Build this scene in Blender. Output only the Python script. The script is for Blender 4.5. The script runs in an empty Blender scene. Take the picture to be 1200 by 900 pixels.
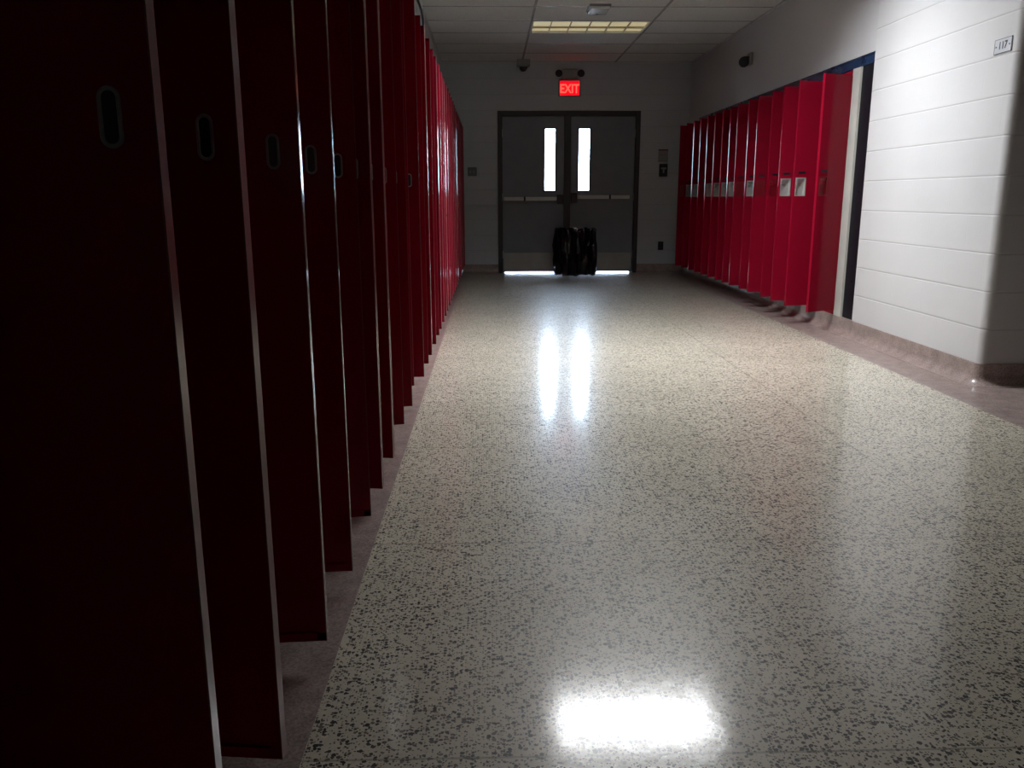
import bpy, bmesh, math, random
from mathutils import Vector, Matrix, noise
random.seed(7)
sc = bpy.context.scene
COL = sc.collection
PI = math.pi

# ------------------------------------------------------------------ dimensions (metres)
XF = -0.63          # front plane of the left lockers / left wall
XW = 2.672          # right wall plane
YD = 11.51          # far wall
YC = 4.40           # right wall corner
YB = -6.0           # back wall
ZC = 2.7407         # ceiling
ZS = 2.0            # soffit over the lockers
ZK = 0.119          # top of the cove base / locker curb
BL, BR = -0.358, 2.382   # terrazzo field edges
PITCH = 0.31

# ------------------------------------------------------------------ materials
def new_mat(name):
    m = bpy.data.materials.new(name); m.use_nodes = True
    nt = m.node_tree; b = nt.nodes['Principled BSDF']
    return m, nt, b

def N(nt, t, **kw):
    n = nt.nodes.new(t)
    for k, v in kw.items():
        if k.startswith('i_'):
            key = k[2:]
            key = int(key) if key.isdigit() else key.replace('_', ' ')
            n.inputs[key].default_value = v
        else:
            setattr(n, k, v)
    return n

def math_n(nt, op, a, b=None, c=None, clamp=False):
    n = nt.nodes.new('ShaderNodeMath'); n.operation = op; n.use_clamp = clamp
    for i, v in enumerate((a, b, c)):
        if v is None: continue
        if isinstance(v, (int, float)): n.inputs[i].default_value = v
        else: nt.links.new(v, n.inputs[i])
    return n.outputs[0]

def ramp(nt, fac, stops):
    r = nt.nodes.new('ShaderNodeValToRGB'); e = r.color_ramp.elements
    while len(e) < len(stops): e.new(0.5)
    for i, (p, c) in enumerate(stops):
        e[i].position = p; e[i].color = (c[0], c[1], c[2], 1)
    nt.links.new(fac, r.inputs[0]); return r.outputs[0]

def mixc(nt, fac, a, b):
    m = nt.nodes.new('ShaderNodeMix'); m.data_type = 'RGBA'
    for i, v in ((0, fac), (6, a), (7, b)):
        if isinstance(v, (int, float)): m.inputs[i].default_value = v
        elif isinstance(v, tuple): m.inputs[i].default_value = (v[0], v[1], v[2], 1)
        else: nt.links.new(v, m.inputs[i])
    return m.outputs[2]

def paint(name, col, rough=0.5, metal=0.0, var=0.06, nscale=6.0, bump=0.0, bscale=300, coat=0.0, spec=0.5, rvar=0.06):
    m, nt, b = new_mat(name)
    tc = N(nt, 'ShaderNodeTexCoord')
    n = N(nt, 'ShaderNodeTexNoise', i_Scale=nscale, i_Detail=4.0); nt.links.new(tc.outputs['Object'], n.inputs['Vector'])
    lo = tuple(c * (1 - var) for c in col); hi = tuple(min(1, c * (1 + var)) for c in col)
    nt.links.new(ramp(nt, n.outputs['Fac'], [(0.3, lo), (0.7, hi)]), b.inputs['Base Color'])
    mr = N(nt, 'ShaderNodeMapRange', i_1=0.3, i_2=0.7, i_3=max(0.02, rough - rvar), i_4=min(1, rough + rvar)); nt.links.new(n.outputs['Fac'], mr.inputs[0])
    nt.links.new(mr.outputs[0], b.inputs['Roughness'])
    b.inputs['Metallic'].default_value = metal
    b.inputs['Specular IOR Level'].default_value = spec
    b.inputs['Coat Weight'].default_value = coat
    if bump:
        n2 = N(nt, 'ShaderNodeTexNoise', i_Scale=bscale, i_Detail=2.0); nt.links.new(tc.outputs['Object'], n2.inputs['Vector'])
        bp = N(nt, 'ShaderNodeBump', i_Strength=bump, i_Distance=0.002); nt.links.new(n2.outputs['Fac'], bp.inputs['Height'])
        nt.links.new(bp.outputs[0], b.inputs['Normal'])
    return m

M = {}
M['red'] = paint('red_enamel', (0.265, 0.0045, 0.021), 0.17, var=0.02, rvar=0.01, spec=0.16, bump=0.12, bscale=420)
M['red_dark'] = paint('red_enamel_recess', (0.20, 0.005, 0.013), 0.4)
M['edge'] = paint('worn_floorlit_edge_enamel', (0.22, 0.085, 0.095), 0.16, var=0.12, spec=0.2, rvar=0.02)  # left door edges: wear plus grey reflected floor light, both in the colour
M['chrome'] = paint('brushed_steel', (0.72, 0.72, 0.70), 0.36, metal=0.55, var=0.08)
M['steel'] = paint('satin_steel', (0.55, 0.55, 0.55), 0.38, metal=0.9)
M['kick'] = paint('scuffed_kick_plate', (0.34, 0.33, 0.31), 0.45, metal=0.6, var=0.15, nscale=4)
M['black'] = paint('black_plastic', (0.012, 0.012, 0.014), 0.4)
M['black_panel'] = paint('black_paint', (0.006, 0.007, 0.011), 0.5, bump=0.1, spec=0.2)
M['lintel'] = paint('blue_black_lintel', (0.012, 0.036, 0.095), 0.3)
M['pale'] = paint('pale_grey_filler', (0.50, 0.51, 0.47), 0.4, var=0.1)
M['door_grey'] = paint('grey_door_paint', (0.20, 0.21, 0.245), 0.42, var=0.06, bump=0.08)
M['frame_brown'] = paint('dark_frame_paint', (0.035, 0.028, 0.03), 0.4)
M['plate_grey'] = paint('grey_plate', (0.16, 0.16, 0.17), 0.4, metal=0.3)
M['white_plastic'] = paint('white_plastic', (0.72, 0.72, 0.70), 0.22, coat=0.8)
M['beige_plastic'] = paint('grey_housing', (0.28, 0.29, 0.28), 0.4)
M['paper'] = paint('paper', (0.30, 0.29, 0.29), 0.7)
M['paper_red'] = paint('red_print', (0.20, 0.02, 0.03), 0.7)
M['sign_plate'] = paint('sign_plate', (0.55, 0.57, 0.62), 0.4)
M['ink'] = paint('dark_ink', (0.03, 0.03, 0.04), 0.5)
M['tbar'] = paint('ceiling_grid_metal', (0.66, 0.66, 0.66), 0.14, metal=0.3)
M['plain_wall'] = paint('plain_wall_paint', (0.56, 0.56, 0.58), 0.55, var=0.02, nscale=2, bump=0.06, bscale=160)
M['louver'] = paint('lamp_louver', (0.42, 0.40, 0.33), 0.4)
M['lamp_frame'] = paint('lamp_frame', (0.6, 0.6, 0.58), 0.4)
M['bag'] = paint('black_bin_bag', (0.006, 0.006, 0.008), 0.14, bump=0.5, bscale=25)
M['bin'] = paint('dark_bin_plastic', (0.03, 0.026, 0.028), 0.45)
M['pavement'] = paint('pavement', (0.12, 0.12, 0.12), 0.9, var=0.1, nscale=3)
M['dark_lens'] = paint('dark_lamp_lens', (0.05, 0.05, 0.055), 0.12)
M['black_louver'] = paint('black_louver', (0.03, 0.03, 0.03), 0.5)
M['grip'] = paint('grey_grip_ring', (0.30, 0.30, 0.32), 0.3)
M['bar'] = paint('light_metal_bar', (0.62, 0.62, 0.60), 0.35, metal=0.2)
M['cable'] = paint('dark_cable', (0.03, 0.03, 0.04), 0.5)
M['inside'] = paint('locker_inside', (0.30, 0.010, 0.022), 0.4)

# exit sign legend and lamps
def emit(name, col, strength):
    m, nt, b = new_mat(name)
    b.inputs['Base Color'].default_value = (*col, 1); b.inputs['Roughness'].default_value = 0.4
    tc = N(nt, 'ShaderNodeTexCoord'); n = N(nt, 'ShaderNodeTexNoise', i_Scale=9.0); nt.links.new(tc.outputs['Object'], n.inputs['Vector'])
    nt.links.new(ramp(nt, n.outputs['Fac'], [(0.2, tuple(c * .94 for c in col)), (0.8, col)]), b.inputs['Emission Color'])
    b.inputs['Emission Strength'].default_value = strength
    return m
M['exit_red'] = emit('exit_red', (1.0, 0.002, 0.012), 1.15)
M['exit_text'] = emit('exit_letters', (1.0, 0.11, 0.07), 1.3)
M['lamp_on'] = emit('lit_lamp_diffuser', (0.95, 0.98, 1.0), 76.0)
M['lamp_dim'] = emit('dim_lamp_diffuser', (1.0, 0.87, 0.52), 0.36)

# painted concrete block wall
def block_mat(name, c0, c1, cj):
    m, nt, b = new_mat(name)
    tc = N(nt, 'ShaderNodeTexCoord'); sp = N(nt, 'ShaderNodeSeparateXYZ'); nt.links.new(tc.outputs['Object'], sp.inputs[0])
    x, y, z = sp.outputs
    zz = math_n(nt, 'DIVIDE', math_n(nt, 'SUBTRACT', z, 0.308 - 2.032), 0.2032)
    row = math_n(nt, 'FLOOR', zz)
    fz = math_n(nt, 'SUBTRACT', zz, row)
    dz = math_n(nt, 'MULTIPLY', math_n(nt, 'MINIMUM', fz, math_n(nt, 'SUBTRACT', 1.0, fz)), 0.2032)
    u = math_n(nt, 'ADD', math_n(nt, 'DIVIDE', math_n(nt, 'ADD', math_n(nt, 'ADD', x, y), 10.0 - 7.19), 0.4064), math_n(nt, 'MULTIPLY', math_n(nt, 'MODULO', row, 2.0), 0.5))
    fu = math_n(nt, 'FRACT', u)
    du = math_n(nt, 'MULTIPLY', math_n(nt, 'MINIMUM', fu, math_n(nt, 'SUBTRACT', 1.0, fu)), 0.4064)
    hz = N(nt, 'ShaderNodeMapRange', i_1=0.0015, i_2=0.0065, i_3=0.0, i_4=1.0, interpolation_type='SMOOTHSTEP'); nt.links.new(dz, hz.inputs[0])
    hu = N(nt, 'ShaderNodeMapRange', i_1=0.001, i_2=0.005, i_3=0.93, i_4=1.0, interpolation_type='SMOOTHSTEP'); nt.links.new(du, hu.inputs[0])
    h = math_n(nt, 'MINIMUM', hz.outputs[0], hu.outputs[0])
    n = N(nt, 'ShaderNodeTexNoise', i_Scale=120.0, i_Detail=3.0); nt.links.new(tc.outputs['Object'], n.inputs['Vector'])
    hh = math_n(nt, 'ADD', h, math_n(nt, 'MULTIPLY', n.outputs['Fac'], 0.10))
    bp = N(nt, 'ShaderNodeBump', i_Strength=0.45, i_Distance=0.004); nt.links.new(hh, bp.inputs['Height'])
    nt.links.new(bp.outputs[0], b.inputs['Normal'])
    n2 = N(nt, 'ShaderNodeTexNoise', i_Scale=1.5, i_Detail=3.0); nt.links.new(tc.outputs['Object'], n2.inputs['Vector'])
    c = ramp(nt, n2.outputs['Fac'], [(0.3, c0), (0.7, c1)])
    nt.links.new(mixc(nt, math_n(nt, 'SUBTRACT', 1.0, h), c, cj), b.inputs['Base Color'])
    b.inputs['Roughness'].default_value = 0.5
    return m
M['block'] = block_mat('white_block_paint', (0.57, 0.57, 0.585), (0.61, 0.61, 0.625), (0.51, 0.51, 0.52))
M['block_shade'] = block_mat('shade_tinted_block_paint', (0.50, 0.52, 0.56), (0.54, 0.56, 0.60), (0.47, 0.49, 0.53))  # same block paint, with the far end's cool shade put into its colour

# terrazzo
def terrazzo():
    m, nt, b = new_mat('terrazzo_field')
    tc = N(nt, 'ShaderNodeTexCoord'); P = tc.outputs['Object']
    nd = N(nt, 'ShaderNodeTexNoise', i_Scale=170.0, i_Detail=2.0); nt.links.new(P, nd.inputs['Vector'])
    off = N(nt, 'ShaderNodeVectorMath', operation='SUBTRACT'); nt.links.new(nd.outputs['Color'], off.inputs[0]); off.inputs[1].default_value = (.5, .5, .5)
    scl = N(nt, 'ShaderNodeVectorMath', operation='SCALE'); nt.links.new(off.outputs[0], scl.inputs[0]); scl.inputs['Scale'].default_value = 0.006
    add = N(nt, 'ShaderNodeVectorMath', operation='ADD'); nt.links.new(P, add.inputs[0]); nt.links.new(scl.outputs[0], add.inputs[1])
    def layer(scale, lo, hi, seed):
        a2 = N(nt, 'ShaderNodeVectorMath', operation='ADD'); nt.links.new(add.outputs[0], a2.inputs[0]); a2.inputs[1].default_value = (seed, seed * .7, 0)
        v = N(nt, 'ShaderNodeTexVoronoi', i_Scale=scale, voronoi_dimensions='2D'); nt.links.new(a2.outputs[0], v.inputs['Vector'])
        s = N(nt, 'ShaderNodeSeparateColor'); nt.links.new(v.outputs['Color'], s.inputs[0])
        rad = N(nt, 'ShaderNodeMapRange', i_1=lo, i_2=1.0, i_3=0.0, i_4=hi); nt.links.new(s.outputs[0], rad.inputs[0])
        d = math_n(nt, 'SUBTRACT', rad.outputs[0], v.outputs['Distance'])
        k = N(nt, 'ShaderNodeMapRange', i_1=0.0, i_2=0.06, i_3=0.0, i_4=1.0); nt.links.new(d, k.inputs[0])
        return k.outputs[0], s.outputs[1], s.outputs[2]
    big, g1, b1 = layer(100.0, 0.46, 0.60, 0.0)
    sml, g2, b2 = layer(185.0, 0.52, 0.60, 3.1)
    tan, g3, b3 = layer(70.0, 0.45, 0.6, 7.7)
    nb = N(nt, 'ShaderNodeTexNoise', i_Scale=2.2, i_Detail=4.0); nt.links.new(P, nb.inputs['Vector'])
    base = ramp(nt, nb.outputs['Fac'], [(0.3, (0.61, 0.565, 0.46)), (0.7, (0.71, 0.66, 0.545))])
    tanc = ramp(nt, g3, [(0.0, (0.46, 0.40, 0.30)), (0.5, (0.76, 0.70, 0.56)), (1.0, (0.52, 0.43, 0.31))])
    c = mixc(nt, math_n(nt, 'MULTIPLY', tan, 0.75), base, tanc)
    darks = [(0.0, (0.016, 0.015, 0.016)), (0.45, (0.055, 0.05, 0.047)), (0.8, (0.14, 0.12, 0.10)), (1.0, (0.20, 0.16, 0.12))]
    c = mixc(nt, sml, c, ramp(nt, g2, darks))
    c = mixc(nt, big, c, ramp(nt, g1, darks))
    # divider strips every 0.985 m
    sp = N(nt, 'ShaderNodeSeparateXYZ'); nt.links.new(P, sp.inputs[0])
    def lines(co, o, p):
        f = math_n(nt, 'FRACT', math_n(nt, 'DIVIDE', math_n(nt, 'ADD', co, p * 10 - o), p))
        d = math_n(nt, 'MULTIPLY', math_n(nt, 'MINIMUM', f, math_n(nt, 'SUBTRACT', 1.0, f)), p)
        return math_n(nt, 'LESS_THAN', d, 0.0030)
    ln = math_n(nt, 'MAXIMUM', lines(sp.outputs[1], 1.357, 0.985), lines(sp.outputs[0], 1.495, 1.97))
    c = mixc(nt, math_n(nt, 'MULTIPLY', ln, 0.5), c, (0.16, 0.14, 0.11))
    nt.links.new(c, b.inputs['Base Color'])
    nr = N(nt, 'ShaderNodeTexNoise', i_Scale=5.0, i_Detail=5.0); nt.links.new(P, nr.inputs['Vector'])
    mr = N(nt, 'ShaderNodeMapRange', i_1=0.3, i_2=0.7, i_3=0.30, i_4=0.40); nt.links.new(nr.outputs['Fac'], mr.inputs[0]); nt.links.new(mr.outputs[0], b.inputs['Roughness'])
    b.inputs['Specular IOR Level'].default_value = 0.25
    b.inputs['Coat Weight'].default_value = 0.65; b.inputs['Coat IOR'].default_value = 1.5
    mr2 = N(nt, 'ShaderNodeMapRange', i_1=0.3, i_2=0.7, i_3=0.105, i_4=0.14); nt.links.new(nr.outputs['Fac'], mr2.inputs[0]); nt.links.new(mr2.outputs[0], b.inputs['Coat Roughness'])
    n3 = N(nt, 'ShaderNodeTexNoise', i_Scale=38.0, i_Detail=3.0); nt.links.new(P, n3.inputs['Vector'])
    bp = N(nt, 'ShaderNodeBump', i_Strength=0.07, i_Distance=0.003); nt.links.new(n3.outputs['Fac'], bp.inputs['Height']); nt.links.new(bp.outputs[0], b.inputs['Coat Normal'])
    return m
M['terrazzo'] = terrazzo()

def mauve():
    m, nt, b = new_mat('mauve_terrazzo_border')
    tc = N(nt, 'ShaderNodeTexCoord'); P = tc.outputs['Object']
    v = N(nt, 'ShaderNodeTexVoronoi', i_Scale=210.0); nt.links.new(P, v.inputs['Vector'])
    s = N(nt, 'ShaderNodeSeparateColor'); nt.links.new(v.outputs['Color'], s.inputs[0])
    n = N(nt, 'ShaderNodeTexNoise', i_Scale=14.0, i_Detail=5.0); nt.links.new(P, n.inputs['Vector'])
    c = ramp(nt, s.outputs[0], [(0.0, (0.235, 0.175, 0.16)), (0.5, (0.33, 0.255, 0.235)), (1.0, (0.42, 0.335, 0.315))])
    d = ramp(nt, n.outputs['Fac'], [(0.3, (0.72, 0.72, 0.72)), (0.7, (1.1, 1.1, 1.1))])
    mm = N(nt, 'ShaderNodeMix', data_type='RGBA', blend_type='MULTIPLY'); mm.inputs[0].default_value = 1.0
    nt.links.new(c, mm.inputs[6]); nt.links.new(d, mm.inputs[7]); nt.links.new(mm.outputs[2], b.inputs['Base Color'])
    b.inputs['Roughness'].default_value = 0.34
    b.inputs['Coat Weight'].default_value = 0.4; b.inputs['Coat Roughness'].default_value = 0.12
    return m
M['mauve'] = mauve()

def tile_mat():
    m, nt, b = new_mat('ceiling_tile')
    tc = N(nt, 'ShaderNodeTexCoord'); P = tc.outputs['Object']
    n = N(nt, 'ShaderNodeTexNoise', i_Scale=90.0, i_Detail=4.0); nt.links.new(P, n.inputs['Vector'])
    n2 = N(nt, 'ShaderNodeTexNoise', i_Scale=1.2, i_Detail=2.0); nt.links.new(P, n2.inputs['Vector'])
    c1 = ramp(nt, n2.outputs['Fac'], [(0.3, (0.66, 0.66, 0.66)), (0.7, (0.73, 0.73, 0.73))])
    nt.links.new(mixc(nt, math_n(nt, 'LESS_THAN', n.outputs['Fac'], 0.36), c1, (0.45, 0.45, 0.45)), b.inputs['Base Color'])
    b.inputs['Roughness'].default_value = 0.85
    bp = N(nt, 'ShaderNodeBump', i_Strength=0.3, i_Distance=0.002); nt.links.new(n.outputs['Fac'], bp.inputs['Height']); nt.links.new(bp.outputs[0], b.inputs['Normal'])
    return m
M['tile'] = tile_mat()

def glass_mat():
    m = bpy.data.materials.new('window_glass'); m.use_nodes = True; nt = m.node_tree
    nt.nodes.clear()
    out = N(nt, 'ShaderNodeOutputMaterial'); tr = N(nt, 'ShaderNodeBsdfTransparent'); tr.inputs[0].default_value = (0.92, 0.95, 0.96, 1)
    gl = N(nt, 'ShaderNodeBsdfGlossy'); gl.inputs['Roughness'].default_value = 0.03
    fr = N(nt, 'ShaderNodeFresnel'); fr.inputs[0].default_value = 1.5
    mx = N(nt, 'ShaderNodeMixShader')
    nt.links.new(fr.outputs[0], mx.inputs[0]); nt.links.new(tr.outputs[0], mx.inputs[1]); nt.links.new(gl.outputs[0], mx.inputs[2]); nt.links.new(mx.outputs[0], out.inputs[0])
    return m
M['glass'] = glass_mat()

# ------------------------------------------------------------------ mesh building
class MB:
    def __init__(s): s.bm = bmesh.new()
    def box(s, x0, x1, y0, y1, z0, z1, bevel=0.0, mat=None):
        r = bmesh.ops.create_cube(s.bm, size=1.0)
        vs = r['verts']
        for v in vs:
            v.co = Vector(((x0 + x1) / 2 + v.co.x * (x1 - x0), (y0 + y1) / 2 + v.co.y * (y1 - y0), (z0 + z1) / 2 + v.co.z * (z1 - z0)))
            if mat is not None: v.co = mat @ v.co
        if bevel:
            es = list({e for v in vs for e in v.link_edges})
            bmesh.ops.bevel(s.bm, geom=es, offset=bevel, segments=2, affect='EDGES', profile=0.5)
        return s
    def prism(s, pts, axis, a, b):
        """pts: 2-D outline, extruded from a to b along axis (0 x, 1 y, 2 z)"""
        def mk(p, t):
            if axis == 2: return (p[0], p[1], t)
            if axis == 1: return (p[0], t, p[1])
            return (t, p[0], p[1])
        va = [s.bm.verts.new(mk(p, a)) for p in pts]; vb = [s.bm.verts.new(mk(p, b)) for p in pts]
        n = len(pts)
        s.bm.faces.new(va); s.bm.faces.new(vb)
        for i in range(n):
            s.bm.faces.new((va[i], va[(i + 1) % n], vb[(i + 1) % n], vb[i]))
        return s
    def lathe(s, prof, cx, cy, cz=0, seg=32, fn=None, axis='z'):
        rings = []
        for (r, z) in prof:
            ring = []
            for i in range(seg):
                a = 2 * PI * i / seg
                rr, zz = (fn(a, r, z) if fn else (r, z))
                if axis == 'z': p = (cx + rr * math.cos(a), cy + rr * math.sin(a), cz + zz)
                elif axis == 'y': p = (cx + rr * math.cos(a), cy + zz, cz + rr * math.sin(a))
                else: p = (cx + zz, cy + rr * math.cos(a), cz + rr * math.sin(a))
                ring.append(s.bm.verts.new(p))
            rings.append(ring)
        for a, b in zip(rings, rings[1:]):
            for i in range(seg):
                s.bm.faces.new((a[i], a[(i + 1) % seg], b[(i + 1) % seg], b[i]))
        if prof[0][0] > 1e-6: s.bm.faces.new(rings[0])
        if prof[-1][0] > 1e-6: s.bm.faces.new(rings[-1])
        return s
    def tube(s, pts, r, seg=8, closed=False):
        pts = [Vector(p) for p in pts]; n = len(pts); rings = []
        for i, p in enumerate(pts):
            if closed: d = pts[(i + 1) % n] - pts[i - 1]
            else: d = pts[min(i + 1, n - 1)] - pts[max(i - 1, 0)]
            d.normalize()
            a = d.orthogonal().normalized() if i == 0 else (rings_a - d * rings_a.dot(d)).normalized()
            rings_a = a; b = d.cross(a)
            rings.append([s.bm.verts.new(p + r * (math.cos(2 * PI * k / seg) * a + math.sin(2 * PI * k / seg) * b)) for k in range(seg)])
        m = n if closed else n - 1
        for i in range(m):
            A, B = rings[i], rings[(i + 1) % n]
            for k in range(seg): s.bm.faces.new((A[k], A[(k + 1) % seg], B[(k + 1) % seg], B[k]))
        if not closed: s.bm.faces.new(rings[0]); s.bm.faces.new(rings[-1])
        return s
    def build(s, name, mat, parent=None, smooth=False, loc=None, rotz=None):
        bmesh.ops.recalc_face_normals(s.bm, faces=s.bm.faces)
        me = bpy.data.meshes.new(name); s.bm.to_mesh(me); s.bm.free()
        if smooth:
            for p in me.polygons: p.use_smooth = True
            me.set_sharp_from_angle(angle=math.radians(38))
        me.materials.append(M[mat])
        o = bpy.data.objects.new(name, me); COL.objects.link(o)
        if parent: o.parent = parent
        if loc: o.location = loc
        if rotz is not None: o.rotation_euler[2] = rotz
        return o

def tag(o, label=None, cat=None, group=None, kind=None):
    if label: o['label'] = label
    if cat: o['category'] = cat
    if group: o['group'] = group
    if kind: o['kind'] = kind
    return o
def empty(name, loc, rotz=0.0):
    o = bpy.data.objects.new(name, None); COL.objects.link(o)
    o.empty_display_size = 0.1; o.location = loc; o.rotation_euler = (0, 0, rotz); return o
def struct(mb, name, mat, label, cat, smooth=False):
    return tag(mb.build(name, mat, smooth=smooth), label, cat, kind='structure')
def text_obj(name, body, size, mat, parent, loc, rot, depth=0.0008, bold=0.0, sx=1.0):
    cu = bpy.data.curves.new(name, 'FONT'); cu.body = body; cu.size = size; cu.extrude = depth; cu.offset = bold
    cu.align_x = 'CENTER'; cu.align_y = 'CENTER'
    tmp = bpy.data.objects.new('text_tmp', cu); COL.objects.link(tmp)
    dg = bpy.context.evaluated_depsgraph_get()
    me = bpy.data.meshes.new_from_object(tmp.evaluated_get(dg)); bpy.data.objects.remove(tmp)
    me.name = name; me.materials.clear(); me.materials.append(M[mat])
    for v in me.vertices: v.co.x *= sx
    o = bpy.data.objects.new(name, me); COL.objects.link(o); o.parent = parent; o.location = loc; o.rotation_euler = rot
    return o

# ------------------------------------------------------------------ room shell
T = 0.15
struct(MB().box(BL, BR, YB, YD, -0.1, 0.0), 'floor', 'terrazzo', 'polished cream terrazzo corridor floor with dark chips', 'floor')
b = MB(); b.box(XF - 0.005, BL, YB, YD, -0.1, 0.0)
struct(b, 'trim_1', 'mauve', 'mauve terrazzo border strip along the left lockers', 'floor border')
b = MB(); b.box(BR, 6.1, YB, YC, -0.1, 0.0); b.box(BR, XW + .005, YC, YD, -0.1, 0.0)
struct(b, 'trim_2', 'mauve', 'mauve terrazzo border strip along the right wall', 'floor border')

# right wall: one solid with a rounded outer corner and the return of the locker recess
R = 0.045
pts = [(XW, 6.05), (XW, YC + R)]
for i in range(1, 9):
    a = PI + i * (PI / 2) / 9
    pts.append((XW + R + R * math.cos(a), YC + R + R * math.sin(a)))
pts += [(XW + R, YC), (6.0, YC), (6.0, 6.05)]
struct(MB().prism(pts, 2, 0, ZC + .05), 'wall_right', 'block', 'bright white painted block wall with rounded corner on the right', 'wall', smooth=True)
b = MB().box(XW, XW + .6, 6.05, YD + .1, ZS, ZC + .05)
struct(b, 'wall_right_upper', 'plain_wall', 'plain white wall above the right lockers', 'wall')
b = MB().box(XW + .45, XW + .6, 6.05, YD + .1, 0, ZS)
struct(b, 'wall_right_recess', 'plain_wall', 'wall at the back of the recess behind the right lockers', 'wall')
YR1 = 6.40 + PITCH * 15 + .02      # far end of right locker row
b = MB().box(XW, XW + .45, YR1, YD + .1, 0, ZS)
struct(b, 'wall_right_far', 'block_shade', 'short wall between right lockers and far wall', 'wall')
b = MB().box(6.0, 6.0 + T, YB, YC + .2, 0, ZC + .05)
struct(b, 'wall_side_passage', 'plain_wall', 'walls of the side passage on the right', 'wall')
# left wall
b = MB().box(XF - .6, XF, YB, YD + .1, ZS, ZC + .05)
struct(b, 'wall_left', 'plain_wall', 'plain white wall above the left lockers', 'wall')
b = MB().box(XF - .6, XF - .42, YB, YD + .1, 0, ZS); b.box(XF - .42, XF, YB, 0.56, 0, ZS)
struct(b, 'wall_left_lower', 'plain_wall', 'wall behind the left lockers', 'wall')
struct(MB().box(-1.3, 6.2, YB - T, YB, -.1, ZC + .05), 'wall_back', 'plain_wall', 'wall closing the corridor behind the viewer', 'wall')
# far wall with door opening
DX0, DX1, DZ = 0.106, 2.007, 2.131
b = MB(); b.box(-1.3, DX0, YD, YD + T, 0, ZC + .05); b.box(DX1, 3.4, YD, YD + T, 0, ZC + .05); b.box(DX0, DX1, YD, YD + T, DZ, ZC + .05)
struct(b, 'wall_far', 'block_shade', 'shaded end wall around the exit doors', 'wall')
# curbs under the lockers
b = MB().box(XF - .42, XF, 0.56, YD, 0, ZK)
struct(b, 'trim_3', 'mauve', 'low curb carrying the left lockers', 'curb')
b = MB().box(XW, XW + .45, 6.05, YR1, 0, ZK)
struct(b, 'trim_4', 'mauve', 'low curb carrying the right lockers', 'curb')

# cove bases: upright, quarter round, feathered foot
def cove_profile(r=0.06, t=0.012):
    p = [(0, 0), (0, ZK), (t, ZK)]
    for i in range(9):
        a = i * (PI / 2) / 8
        p.append((t + r - r * math.cos(a), t * 0.1 + r - r * math.sin(a)))
    p.append((t + r, 0))
    return p
cp = cove_profile()
def sweep_cove(name, path, label):
    """path: list of (x, y, nx, ny) with n pointing into the room"""
    bm = bmesh.new(); rings = []
    for (x, y, nx, ny) in path:
        rings.append([bm.verts.new((x + nx * u, y + ny * u, z)) for (u, z) in cp])
    n = len(cp)
    for A, B in zip(rings, rings[1:]):
        for i in range(n): bm.faces.new((A[i], A[(i + 1) % n], B[(i + 1) % n], B[i]))
    bm.faces.new(rings[0]); bm.faces.new(rings[-1])
    mb = MB(); mb.bm.free(); mb.bm = bm
    return struct(mb, name, 'mauve', label, 'baseboard', smooth=True)
path = [(XW, YD, -1, 0), (XW, YC + R, -1, 0)]
for i in range(1, 9):
    a = PI + i * (PI / 2) / 9
    path.append((XW + R + R * math.cos(a), YC + R + R * math.sin(a), math.cos(a), math.sin(a)))
path += [(XW + R, YC, 0, -1), (5.99, YC, 0, -1)]
sweep_cove('baseboard_right', path, 'mauve coved base running along the right wall and round its corner')
sweep_cove('baseboard_left', [(XF, YB, 1, 0), (XF, YD, 1, 0)], 'mauve coved base below the left lockers')
# far base, in two lengths either side of the door
bm_all = MB()
for (x0, x1) in ((XF, DX0), (DX1, XW)):
    pr = [(YD - u, z) for (u, z) in cp]
    bm_all.prism(pr, 0, x0, x1)
struct(bm_all, 'baseboard_far', 'mauve', 'coved base on the end wall beside the doors', 'baseboard', smooth=True)

# ceiling of lay-in tiles with openings for the two troffers
GX0, GW, GY0, GD = 0.43, 1.22, 8.90, 0.635
FIX = [8.90 - 6 * 0.635, 8.90]                 # near edge of each troffer
xs = [-1.3] + [GX0 + GW * k for k in range(-1, 5)] + [6.2]
b = MB()
def slab(x0, x1, y0, y1): b.box(x0, x1, y0, y1, ZC, ZC + .02)
slab(-1.3, GX0, YB - .1, YD + .1); slab(GX0 + GW, 6.2, YB - .1, YD + .1)
ycur = YB - .1
for f in FIX:
    slab(GX0, GX0 + GW, ycur, f); ycur = f + GD
slab(GX0, GX0 + GW, ycur, YD + .1)
struct(b, 'ceiling', 'tile', 'suspended ceiling of white tiles', 'ceiling')
b = MB()
for k in range(-1, 5):
    x = GX0 + GW * k
    if x > XF: b.box(x - .012, x + .012, YB, YD, ZC - .004, ZC + .002)
k = -21
while GY0 + GD * k < YD:
    y = GY0 + GD * k
    if y > YB: b.box(XF, XW if y > YC else 6.0, y - .012, y + .012, ZC - .003, ZC + .001)
    k += 1
struct(b, 'trim_5', 'tbar', 'metal grid bars of the suspended ceiling', 'ceiling grid')
b = MB(); b.box(XF, XF + .02, YB, YD, ZC - .02, ZC + .001); b.box(XF, XW, YD - .02, YD, ZC - .02, ZC + .001); b.box(XW - .02, XW, YC, YD, ZC - .02, ZC + .001)
struct(b, 'trim_6', 'plain_wall', 'angle trim where ceiling meets walls', 'ceiling trim')

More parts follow.
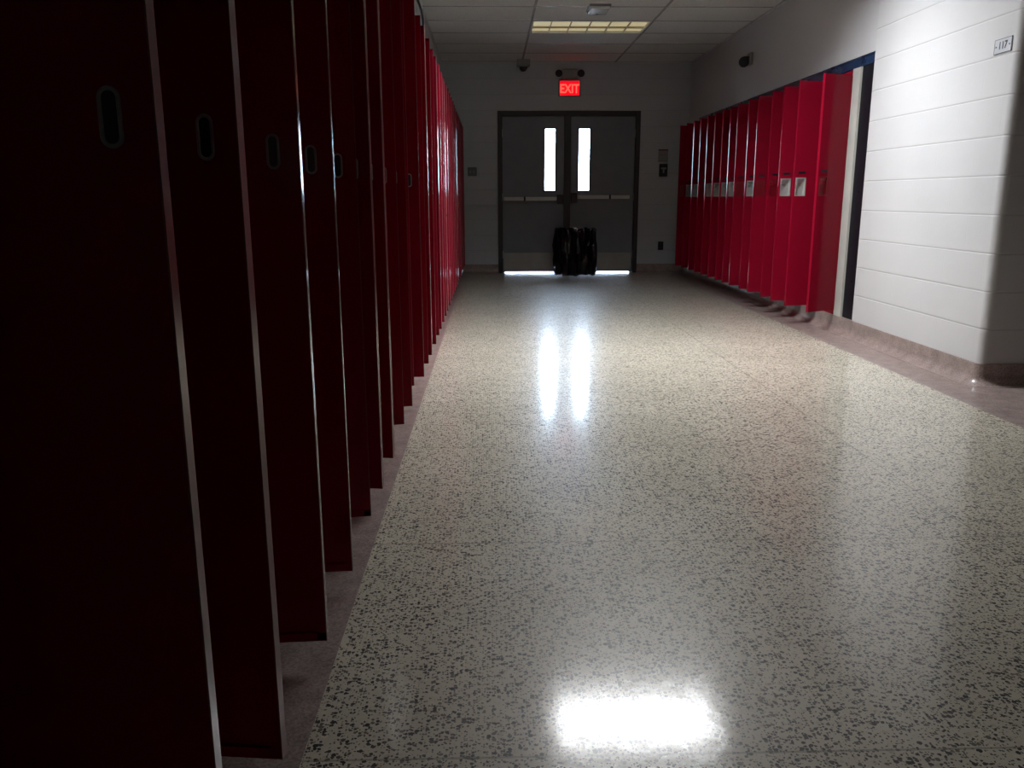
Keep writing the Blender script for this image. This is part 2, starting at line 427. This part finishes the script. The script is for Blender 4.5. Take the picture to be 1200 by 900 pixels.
# filler panels at the near end of the right recess
b = MB().box(XW + .012, XW + .032, 6.05, 6.255, ZK, 1.93)
for z in (0.4, 1.05, 1.62): b.lathe([(0.0001, -.004), (.006, -.004), (.006, 0)], XW + .012, 6.15, z, 10, axis='x')
struct(b, 'trim_7', 'black_panel', 'black filler panel between white wall and first right locker', 'filler panel')
b = MB().box(XW - .004, XW + .05, 6.255, 6.385, ZK, 1.925)
struct(b, 'trim_8', 'pale', 'pale grey filler strip beside the first right locker', 'filler strip')
b = MB().box(XW + .004, XW + .44, 6.055, YR1, ZS - .012, ZS); b.box(XW + .012, XW + .032, 6.055, YR1, 1.93, ZS - .01)
struct(b, 'trim_9', 'lintel', 'dark blue lintel plate over the right lockers', 'lintel')

# outside
struct(MB().box(-60, 60, YD + T, YD + 250, -.1, -.002), 'ground', 'pavement', 'bright pavement beyond the exit doors', 'pavement')
struct(MB().box(DX0, DX1, YD, YD + T, -.1, 0.004), 'trim_10', 'steel', 'metal threshold under the exit doors', 'threshold')

# ------------------------------------------------------------------ exit doors
b = MB(); fw = 0.058; y0, y1 = YD - .02, YD + T
b.box(DX0, DX0 + fw, y0, y1, 0, DZ, .004); b.box(DX1 - fw, DX1, y0, y1, 0, DZ, .004); b.box(DX0 + fw, DX1 - fw, y0, y1, DZ - fw - .006, DZ, .004)
b.box(.995, 1.085, YD, YD + .07, 0.004, DZ - fw, .004)
b.box(.975, 1.105, YD + .066, YD + .09, 0.004, DZ - fw); b.box(DX0 + .03, DX0 + .09, YD + .066, YD + .09, 0.004, DZ - fw); b.box(DX1 - .09, DX1 - .03, YD + .066, YD + .09, 0.004, DZ - fw); b.box(DX0 + .03, DX1 - .03, YD + .066, YD + .09, DZ - fw - .035, DZ - fw)
struct(b, 'trim_11', 'frame_brown', 'dark door frame with centre mullion', 'door frame')
def exit_door(name, x0, x1, lx0, lx1, hinge_left, label):
    z0, z1 = 0.013, DZ - fw - .010
    lz0, lz1 = 1.102, 1.906
    yy0, yy1 = YD + .018, YD + .062
    b = MB()
    b.box(x0, lx0, yy0, yy1, z0, z1); b.box(lx1, x1, yy0, yy1, z0, z1); b.box(lx0, lx1, yy0, yy1, z0, lz0); b.box(lx0, lx1, yy0, yy1, lz1, z1)
    d = tag(b.build(name, 'door_grey'), label, 'door', kind='structure')
    b = MB(); w = .014
    for (a0, a1, c0, c1) in ((lx0 - w, lx0 + .004, lz0 - w, lz1 + w), (lx1 - .004, lx1 + w, lz0 - w, lz1 + w), (lx0, lx1, lz0 - w, lz0 + .004), (lx0, lx1, lz1 - .004, lz1 + w)):
        b.box(a0, a1, yy0 - .006, yy0 + .002, c0, c1, .002)
    b.build('window_frame', 'frame_brown', d)
    MB().box(lx0 - .002, lx1 + .002, YD + .036, YD + .042, lz0 - .002, lz1 + .002).build('window_pane', 'glass', d)
    MB().box(x0 + .012, x1 - .012, yy0 - .003, yy0 + .001, z0 + .012, .271, .001).build('kick_plate', 'kick', d)
    # panic bar: rail, push pad, latch case
    zc = 1.0 if hinge_left else 1.022
    mid = x0 + (x1 - x0) * (.36 if hinge_left else .62)
    lx, rx = (x0 + .015, x1 - .095) if hinge_left else (x0 + .09, x1 - .06)
    p = MB().box(lx, mid - .012, yy0 - .055, yy0 + .001, zc - .028, zc + .022, .006).build('panic_bar', 'bar', d)
    MB().box(mid + .012, rx, yy0 - .065, yy0 + .001, zc - .028, zc + .022, .006).build('push_pad', 'bar', p)
    MB().box(mid - .012, mid + .012, yy0 - .05, yy0 + .001, zc - .03, zc + .024, .003).build('bracket', 'black', p)
    cx0, cx1 = (rx + .003, x1 - .005) if hinge_left else (x0 + .005, lx - .003)
    MB().box(cx0, cx1, yy0 - .06, yy0 + .001, zc - .075, zc + .05, .01).build('latch_case', 'frame_brown', d)
    for z in (.25, 1.02, 1.85):
        hx = x0 - .003 if hinge_left else x1 + .003
        MB().lathe([(.007, -.05), (.007, .05)], hx, yy0 - .006, z, 10).build('hinge', 'steel', d)
    return d
exit_door('door_1', DX0 + fw + .005, .992, .734, .876, True, 'left grey exit door with narrow bright window and panic bar')
exit_door('door_2', 1.088, DX1 - fw - .005, 1.190, 1.338, False, 'right grey exit door with narrow bright window and panic bar')

# ------------------------------------------------------------------ lockers
W, H, D = PITCH - .003, 1.80, 0.36
DW, DZ0, DZ1 = 0.296, 0.036, 1.762    # door width and z-range above the curb
def locker_proto():
    root = empty('locker', (0, 0, 0))
    t = .012
    b = MB()
    b.box(0, t, 0, D, 0, H); b.box(W - t, W, 0, D, 0, H); b.box(t, W - t, D - t, D, 0, H); b.box(t, W - t, 0, D - t, 0, t); b.box(t, W - t, 0, D - t, H - t, H)
    body = b.build('body', 'inside', root)
    b = MB()
    b.box(-.0005, .022, -.002, .012, 0, H); b.box(W - .022, W + .0005, -.002, .012, 0, H); b.box(.022, W - .022, -.002, .012, 0, .045); b.box(.022, W - .022, -.002, .012, H - .045, H)
    b.build('face_frame', 'red', root)
    sh = MB().box(t, W - t, .02, D - t, 1.46, 1.472); sh.box(t, W - t, .02, .023, 1.45, 1.472); sh.build('shelf', 'inside', root)
    h = MB()
    for x in (W / 2,): h.tube([(x, .25, 1.45), (x, .25, 1.41), (x, .235, 1.40), (x, .225, 1.415)], .004, 6)
    h.build('coat_hook', 'steel', root)
    for z in (.20, .55, .98, 1.62):
        MB().lathe([(.0055, -.032), (.0055, .032)], W - .004, -.006, z, 10).build('hinge', 'chrome', root)
    # door, hinged at local x=0 and reaching to -DW; outer face at y = -TH
    th = .020; sk = .0016
    d = MB()
    cupx0, cupx1, cz0, cz1 = -DW + .014, -DW + .100, 0.902, 1.042
    d.box(-DW, cupx0, -th, -th + sk, DZ0, DZ1); d.box(cupx1, 0, -th, -th + sk, DZ0, DZ1); d.box(cupx0, cupx1, -th, -th + sk, DZ0, cz0); d.box(cupx0, cupx1, -th, -th + sk, cz1, DZ1)
    d.box(-sk, 0, -th, 0, DZ0, DZ1); d.box(-DW, 0, -th, 0, DZ0, DZ0 + sk); d.box(-DW, 0, -th, 0, DZ1 - sk, DZ1)
    for (a0, a1, c0, c1) in ((-DW, -DW + .018, DZ0, DZ1), (-.018, 0, DZ0, DZ1), (-DW, 0, DZ0, DZ0 + .018), (-DW, 0, DZ1 - .018, DZ1)):
        d.box(a0, a1, -sk, 0, c0, c1)
    d.box(-DW + .017, -.017, -.0052, -.0040, DZ0 + .017, DZ1 - .017)
    door = d.build('door', 'red', root, loc=(W - .004, -.002, 0))
    MB().box(-DW - .0006, -DW + sk, -th - .0002, .0002, DZ0, DZ1).build('door_edge', 'edge', door)
    return root, door
proto, proto_door = locker_proto()
TH = .020
def cup_mesh(mat):
    x0, x1, z0, z1 = -DW + .014, -DW + .100, 0.902, 1.042
    b = MB(); r = .008; y = -TH
    b.box(x0 - .001, x0 + r, y - .002, y + .001, z0 - .001, z1 + .001); b.box(x1 - r, x1 + .001, y - .002, y + .001, z0 - .001, z1 + .001)
    b.box(x0, x1, y - .002, y + .001, z0 - .001, z0 + r); b.box(x0, x1, y - .002, y + .001, z1 - r, z1 + .001)
    b.box(x0 + r - .001, x1 - r + .001, y + .010, y + .011, z0 + r - .001, z1 - r + .001)      # pocket back
    b.box(x0 + r - .001, x0 + r, y, y + .011, z0 + r, z1 - r); b.box(x1 - r, x1 - r + .001, y, y + .011, z0 + r, z1 - r)
    b.box(x0 + r, x1 - r, y, y + .011, z0 + r - .001, z0 + r); b.box(x0 + r, x1 - r, y, y + .011, z1 - r, z1 - r + .001)
    return b
def stadium(cx, cz, y, w, h, n=10):
    pts = []
    r = w / 2
    for i in range(n + 1):
        a = i * PI / n; pts.append((cx + r * math.cos(a), y, cz + h / 2 - r + r * math.sin(a)))
    for i in range(n + 1):
        a = PI + i * PI / n; pts.append((cx + r * math.cos(a), y, cz - h / 2 + r + r * math.sin(a)))
    return pts
def add_door_parts(door):
    cup = cup_mesh('chrome').build('handle', 'chrome', door)
    lv = MB(); lv.box(-DW + .026, -DW + .052, -TH - .004, -TH + .009, 0.990, 1.030, .003); lv.box(-DW + .026, -DW + .084, -TH + .001, -TH + .009, 1.012, 1.032, .002)
    lever = lv.build('lift_lever', 'steel', door)
    np_ = MB().box(-DW + .034, -DW + .092, -TH - .0018, -TH, 1.072, 1.090, .0006)
    num = np_.build('number_plate', 'black', door)
    g = MB(); cx, cz = -DW + .046, 0.976
    g.tube(stadium(cx, cz, -.0036, .019, .056), .0024, 6, closed=True)
    grip = g.build('finger_pull', 'grip', door, smooth=True)
    sl = [(p[0], p[2]) for p in stadium(cx, cz, 0, .015, .052)]
    MB().prism(sl, 1, -.0060, -.0036).build('pull_slot', 'black', door)
    return cup, lever, num
cup, lever, num = add_door_parts(proto_door)
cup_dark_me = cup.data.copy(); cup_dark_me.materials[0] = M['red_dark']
edge_red_me = [g for g in proto_door.children if g.name.startswith('door_edge')][0].data.copy(); edge_red_me.materials[0] = M['red']
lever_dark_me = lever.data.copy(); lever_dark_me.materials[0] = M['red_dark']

def copy_thing(src):
    r = src.copy(); COL.objects.link(r)
    for ch in list(src.children):
        c = ch.copy(); COL.objects.link(c); c.parent = r
        for g in list(ch.children):
            k = g.copy(); COL.objects.link(k); k.parent = c
    return r
def set_locker(o, loc, rotz, ang, silver=True):
    o.location = loc; o.rotation_euler = (0, 0, rotz)
    for ch in o.children:
        for g in ch.children:
            if rotz < 0 and g.name.startswith('door_edge'): g.data = edge_red_me
        n = ch.name.split('.')[0]
        if n == 'door':
            ch.rotation_euler = (0, 0, math.radians(ang))
            for g in ch.children:
                gn = g.name.split('.')[0]
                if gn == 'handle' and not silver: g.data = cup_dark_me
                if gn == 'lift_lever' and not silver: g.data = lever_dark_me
ORD = ['first', 'second', 'third', 'fourth', 'fifth', 'sixth', 'seventh', 'eighth', 'ninth', 'tenth', 'eleventh', 'twelfth', 'thirteenth', 'fourteenth', 'fifteenth', 'sixteenth', 'seventeenth', 'eighteenth', 'nineteenth', 'twentieth', 'twenty-first', 'twenty-second', 'twenty-third', 'twenty-fourth', 'twenty-fifth', 'twenty-sixth', 'twenty-seventh', 'twenty-eighth', 'twenty-ninth', 'thirtieth', 'thirty-first', 'thirty-second', 'thirty-third', 'thirty-fourth', 'thirty-fifth']
# left row: hinges on the far side, so the open doors show their inner faces
A0, PL = 1.190, 0.3125
devs = {-1: 0.0, 0: 84, 1: 93, 2: 94, 3: 101, 4: 83, 5: 81, 6: 105, 7: 100, 8: 117, 9: 93, 10: 97, 11: 84, 12: 92, 13: 97, 14: 86, 15: 88}
nleft = 33
rl = random.Random(3)
first = True
for i in range(nleft):
    k = i - 1
    yh = A0 + PL * k
    if yh > YD - .03: break
    o = proto if first else copy_thing(proto); first = False
    ang = devs.get(k, rl.choice([84, 88, 92, 86, 90, 82, 91]))
    if k == -1: ang = 90
    # root is at the near end of the unit, on the curb
    set_locker(o, (XF, yh - W, ZK), PI / 2, ang, True)
    where = ('%s red locker from the camera in the long left row, door standing open' % ORD[i])
    if i == 0: where = 'nearest red locker of the left row, dark open door filling the left edge'
    tag(o, where, 'locker', 'red lockers along the left wall')
# right row: hinges on the near side, outer faces seen
ang_r = {0: 117, 1: 99, 2: 94, 3: 99, 4: 87, 5: 95, 6: 88, 7: 97}
silver_r = {0: False, 1: True, 2: True, 3: False, 4: False, 5: True, 6: False, 7: True, 8: True, 9: True, 10: True, 11: False, 12: True, 13: True, 14: False}
for k in range(15):
    o = copy_thing(proto)
    ang = ang_r.get(k, rl.choice([84, 97, 90, 102]))
    set_locker(o, (XW, 6.40 + PITCH * k + W, ZK), -PI / 2, ang, silver_r[k])
    h = 'silver handle plate' if silver_r[k] else 'dark red handle recess'
    lab = '%s red locker from the white wall in the right row, %s' % (ORD[k], h)
    tag(o, lab, 'locker', 'red lockers in the right recess')

# ------------------------------------------------------------------ ceiling fixtures
def troffer(y, on, label):
    root = tag(empty('ceiling_light', (GX0 + GW / 2, y + GD / 2, ZC)), label, 'ceiling light', 'recessed ceiling lights')
    hx, hy = GW / 2 - .008, GD / 2 - .008
    b = MB(); w = .018
    b.box(-hx, hx, -hy, -hy + w, -.006, .06); b.box(-hx, hx, hy - w, hy, -.006, .06); b.box(-hx, -hx + w, -hy, hy, -.006, .06); b.box(hx - w, hx, -hy, hy, -.006, .06)
    b.box(-hx, hx, -hy, hy, .06, .07)
    b.build('housing', 'black_louver' if on else 'lamp_frame', root)
    zd = .046 if on else .018
    MB().box(-hx + w, hx - w, -hy + w, hy - w, zd, zd + .006).build('diffuser', 'lamp_on' if on else 'lamp_dim', root)
    b = MB()
    if on:      # close-set blades that cut the light off towards the ends of the corridor
        n = 6; pitch = 2 * (hy - w) / n
        for i in range(1, n):
            y = -hy + w + pitch * i; b.box(-hx + w, hx - w, y - .0012, y + .0012, .013, .044)
    else:
        b.box(-hx + w, hx - w, .045, .058, -.004, .017)
    for i in range(1, 6):
        x = -hx + 2 * hx * i / 6; b.box(x - .004, x + .004, -hy + w, hy - w, -.004, .008 if on else .017)
    b.build('louver', 'black_louver' if on else 'louver', root)
    return root
troffer(FIX[0], True, 'lit ceiling light above the middle of the corridor, mirrored in floor')
troffer(FIX[1], False, 'dim yellowish ceiling light near the exit doors')

# box hanging below the ceiling beside the dim light
r = tag(empty('smoke_detector', (1.022, 8.30, ZC)), 'small white rectangular ceiling detector box in front of dim light', 'detector')
MB().box(-.10, .10, -.15, .15, -.016, 0).build('base', 'plate_grey', r)
MB().box(-.092, .092, -.14, .14, -.04, -.016, .006).build('cover', 'white_plastic', r)
MB().lathe([(.0001, -.045), (.012, -.045), (.012, -.035)], 0, .1, 0, 12).build('sensor', 'plate_grey', r)

# security camera near the far wall
r = tag(empty('security_camera', (.44, 11.33, ZC)), 'dark dome security camera on ceiling left of exit sign', 'camera')
MB().box(-.085, .085, -.06, .14, -.075, 0, .008).build('mount', 'beige_plastic', r)
prof = [(.052, 0)] + [(.052 * math.cos(a), -.02 - .055 * math.sin(a)) for a in [i * PI / 2 / 8 for i in range(8)]] + [(.0001, -.075)]
MB().lathe(prof, 0, 0, -.07, 24).build('dome', 'black', r, smooth=True)
MB().lathe([(.058, 0), (.058, -.014), (.050, -.016)], 0, 0, -.072, 24).build('ring', 'beige_plastic', r)

# exit sign
r = tag(empty('exit_sign', (1.052, YD, 2.322)), 'glowing red EXIT sign above the double doors', 'sign')
MB().box(-.145, .145, -.045, 0, -.012, .190, .006).build('housing', 'beige_plastic', r)
MB().box(-.128, .128, -.048, -.044, .0, .180).build('face', 'exit_red', r)
text_obj('lettering', 'EXIT', .155, 'exit_text', r, (0, -.0486, .078), (PI / 2, 0, 0), .0006, .004, .80)
# twin emergency lamp unit above the sign
r = tag(empty('emergency_light', (1.052, YD, 2.535)), 'grey twin-head emergency lamp unit directly above the EXIT sign', 'emergency light', 'emergency lamps')
MB().box(-.10, .10, -.07, 0, 0, .115, .01).build('housing', 'beige_plastic', r)
for s in (-1, 1):
    hd = MB().lathe([(.022, .05), (.03, .035), (.045, 0), (.047, -.012), (.043, -.014)], s * .145, -.075, .055, 20, axis='y')
    hd = hd.build('lamp_head', 'black', r, smooth=True)
    MB().lathe([(.0001, -.018), (.02, -.017), (.041, -.010), (.041, -.008)], s * .145, -.075, .055, 20, axis='y').build('lens', 'dark_lens', hd, smooth=True)
    MB().tube([(s * .095, -.035, .055), (s * .12, -.035, .055), (s * .145, -.03, .055)], .012, 8).build('arm', 'black', r)

# emergency lamp on the right wall
r = tag(empty('emergency_light', (XW + .002, 8.93, 2.37)), 'small dark emergency lamp on wall above right lockers', 'emergency light', 'emergency lamps')
MB().box(-.03, 0, -.06, .06, -.045, .075, .006).build('back_plate', 'beige_plastic', r)
MB().tube([(-.03, 0, .03), (-.075, 0, .03), (-.085, 0, .01)], .014, 8).build('arm', 'black', r)
hd = MB().lathe([(.026, .05), (.034, .03), (.05, -.01), (.052, -.028), (.046, -.03)], -.09, -.02, -.02, 20, axis='y').build('lamp_head', 'black', r, smooth=True)
MB().lathe([(.0001, -.036), (.02, -.034), (.044, -.026), (.044, -.02)], -.09, -.02, -.02, 20, axis='y').build('lens', 'dark_lens', hd, smooth=True)

# room number sign on the white wall
r = tag(empty('room_sign', (XW, 4.53, 1.742)), 'small room number 117 plate high on the white block wall', 'sign')
MB().box(-.005, 0, -.075, .075, 0, .073, .0015).build('plate', 'sign_plate', r)
b = MB()
for (a0, a1, c0, c1) in ((-.075, .075, .0, .003), (-.075, .075, .070, .073), (-.075, -.072, 0, .073), (.072, .075, 0, .073)): b.box(-.0058, -.004, a0, a1, c0, c1)
b.build('border', 'plate_grey', r)
text_obj('number', '117', .052, 'ink', r, (-.0056, 0, .0375), (PI / 2, 0, -PI / 2), .0005, .0008)
for s in (-1, 1): MB().lathe([(.0001, -.0075), (.004, -.007), (.004, -.004)], 0, s * .058, .036, 10, axis='x').build('screw', 'ink', r)

# things on the end wall
r = tag(empty('switch_plate', (-.239, YD, 1.353)), 'grey square switch plate on end wall beside left lockers', 'switch plate')
MB().box(-.06, .06, -.008, 0, -.058, .058, .003).build('plate', 'plate_grey', r)
for s in (-1, 1): MB().box(s * .024 - .008, s * .024 + .008, -.016, -.007, -.016, .016, .002).build('toggle', 'beige_plastic', r)
r = tag(empty('wall_notice', (2.325, YD, 1.475)), 'small paper notice with red heading above the alarm station', 'notice')
MB().box(-.065, .065, -.003, 0, 0, .165).build('sheet', 'paper', r)
b = MB(); b.box(-.065, .065, -.0036, -.002, .148, .165); b.build('heading', 'paper_red', r)
b = MB(); b.box(-.055, .055, -.0034, -.002, .088, .094); b.box(-.055, .055, -.0034, -.002, .012, .018); b.build('print', 'plate_grey', r)
r = tag(empty('alarm_pull_station', (2.33, YD + .002, 1.285)), 'dark fire alarm pull station below the paper notice', 'alarm')
MB().box(-.055, .055, -.045, 0, 0, .165, .008).build('box', 'black', r)
b = MB(); b.box(-.034, .034, -.056, -.044, .095, .118, .004); b.box(-.010, .010, -.056, -.044, .045, .10, .003); b.build('pull_handle', 'beige_plastic', r)
r = tag(empty('wall_outlet', (2.335, YD, .305)), 'dark electrical outlet low on end wall right of doors', 'outlet')
MB().box(-.036, .036, -.008, 0, 0, .115, .003).build('cover_plate', 'black', r)
for z in (.034, .081): MB().lathe([(.0001, -.011), (.015, -.011), (.015, -.007)], 0, 0, z, 14, axis='y').build('socket', 'frame_brown', r)

# dark cable along the top of the left wall
b = MB(); pts = [(XF + .012, 4.5, ZC - .03)]
for i in range(30):
    y = 4.5 + i * .13
    pts.append((XF + .014, y, ZC - .035 - .03 * math.sin(i / 29 * PI)))
pts += [(XF + .014, 8.40, ZC - .12), (XF + .014, 8.42, ZC - .45), (XF + .014, 8.42, ZS + .02)]
tag(b.tube(pts, .009, 8).build('cable', 'cable', smooth=True), 'thin dark cable on the wall above the left lockers', 'cable')

# ------------------------------------------------------------------ bin in front of the doors
bx, by = 1.115, 11.10
r = tag(empty('trash_bin', (bx, by, 0)), 'black bag-lined trash bin standing before the exit doors', 'bin')
MB().lathe([(.20, .075), (.22, .08), (.230, .54), (.240, .565), (.23, .57), (.22, .56), (.20, .10), (.0001, .095)], 0, 0, 0, 40).build('body', 'bin', r, smooth=True)
def liner(a, r_, z):
    # folds of the bag, gathered at the front centre
    f = .012 * math.sin(a * 11 + 1.3) + .009 * math.sin(a * 23 + z * 9) + .006 * math.sin(a * 37 - z * 14)
    g = math.exp(-((a - 1.5 * PI) / .24) ** 2)
    k = min(1.0, max(0.0, (.62 - z) / .3 + .25))
    nz = noise.noise(Vector((math.cos(a) * 3, math.sin(a) * 3, z * 7))) * .012
    zz = z
    if z > .55: zz = z - .028 * g + .010 * math.sin(a * 9) + .006 * math.sin(a * 21 + 2)
    if z < .1: zz = z + .008 * math.sin(a * 5 + .8) + .006 * math.sin(a * 13)
    return r_ + f * k * 1.2 + nz - .022 * g, zz
pr = [(.255, .47), (.262, .585), (.268, .612), (.282, .612), (.292, .59), (.296, .50), (.297, .40), (.292, .30), (.296, .2), (.288, .03), (.280, .022), (.276, .2)]
pr = [(q * .93, zz) for q, zz in pr]
MB().lathe(pr, 0, 0, 0, 96, fn=liner).build('bag_liner', 'bag', r, smooth=True)
MB().lathe([(.17, .052), (.205, .056), (.205, .076), (.17, .078)], 0, 0, 0, 32).build('dolly', 'black', r, smooth=True)
for i in range(4):
    a = PI / 2 * i
    cx, cy = .15 * math.cos(a), .15 * math.sin(a)
    c = MB().lathe([(.010, -.012), (.024, -.012), (.026, -.006), (.026, .006), (.024, .012), (.010, .012)], cx, cy, .026, 16, axis='x').build('caster', 'steel', r, smooth=True)

# ------------------------------------------------------------------ world, camera, view
w = bpy.data.worlds.new('daylight'); sc.world = w; w.use_nodes = True
bg = w.node_tree.nodes['Background']; bg.inputs[0].default_value = (0.64, 0.79, 1.0, 1); bg.inputs[1].default_value = 44.0

cam = bpy.data.cameras.new('camera'); co = bpy.data.objects.new('camera', cam); COL.objects.link(co)
f, p, yw, rr, h = 974.587, 0.2207, 0.025, -0.0027, 1.0159
cam.sensor_width = 36.0; cam.lens = f / 1200 * 36; cam.clip_start = 0.02; cam.clip_end = 100
fwd = Vector((math.sin(yw) * math.cos(p), math.cos(yw) * math.cos(p), -math.sin(p)))
right = Vector((math.cos(yw), -math.sin(yw), 0)); up = right.cross(fwd)
r2 = math.cos(rr) * right + math.sin(rr) * up; u2 = -math.sin(rr) * right + math.cos(rr) * up
mw = Matrix((r2, u2, -fwd)).transposed().to_4x4(); mw.translation = (0, 0, h)
co.matrix_world = mw
sc.camera = co
sc.view_settings.view_transform = 'Standard'
sc.view_settings.look = 'None'
sc.view_settings.exposure = 0.0; sc.view_settings.gamma = 1.0
sc.view_settings.use_curve_mapping = False
sc.cycles.use_denoising = True
sc.cycles.max_bounces = 10; sc.cycles.diffuse_bounces = 3; sc.cycles.glossy_bounces = 5; sc.cycles.transparent_max_bounces = 8
sc.cycles.sample_clamp_indirect = 8.0
sc.cycles.caustics_reflective = False; sc.cycles.caustics_refractive = False
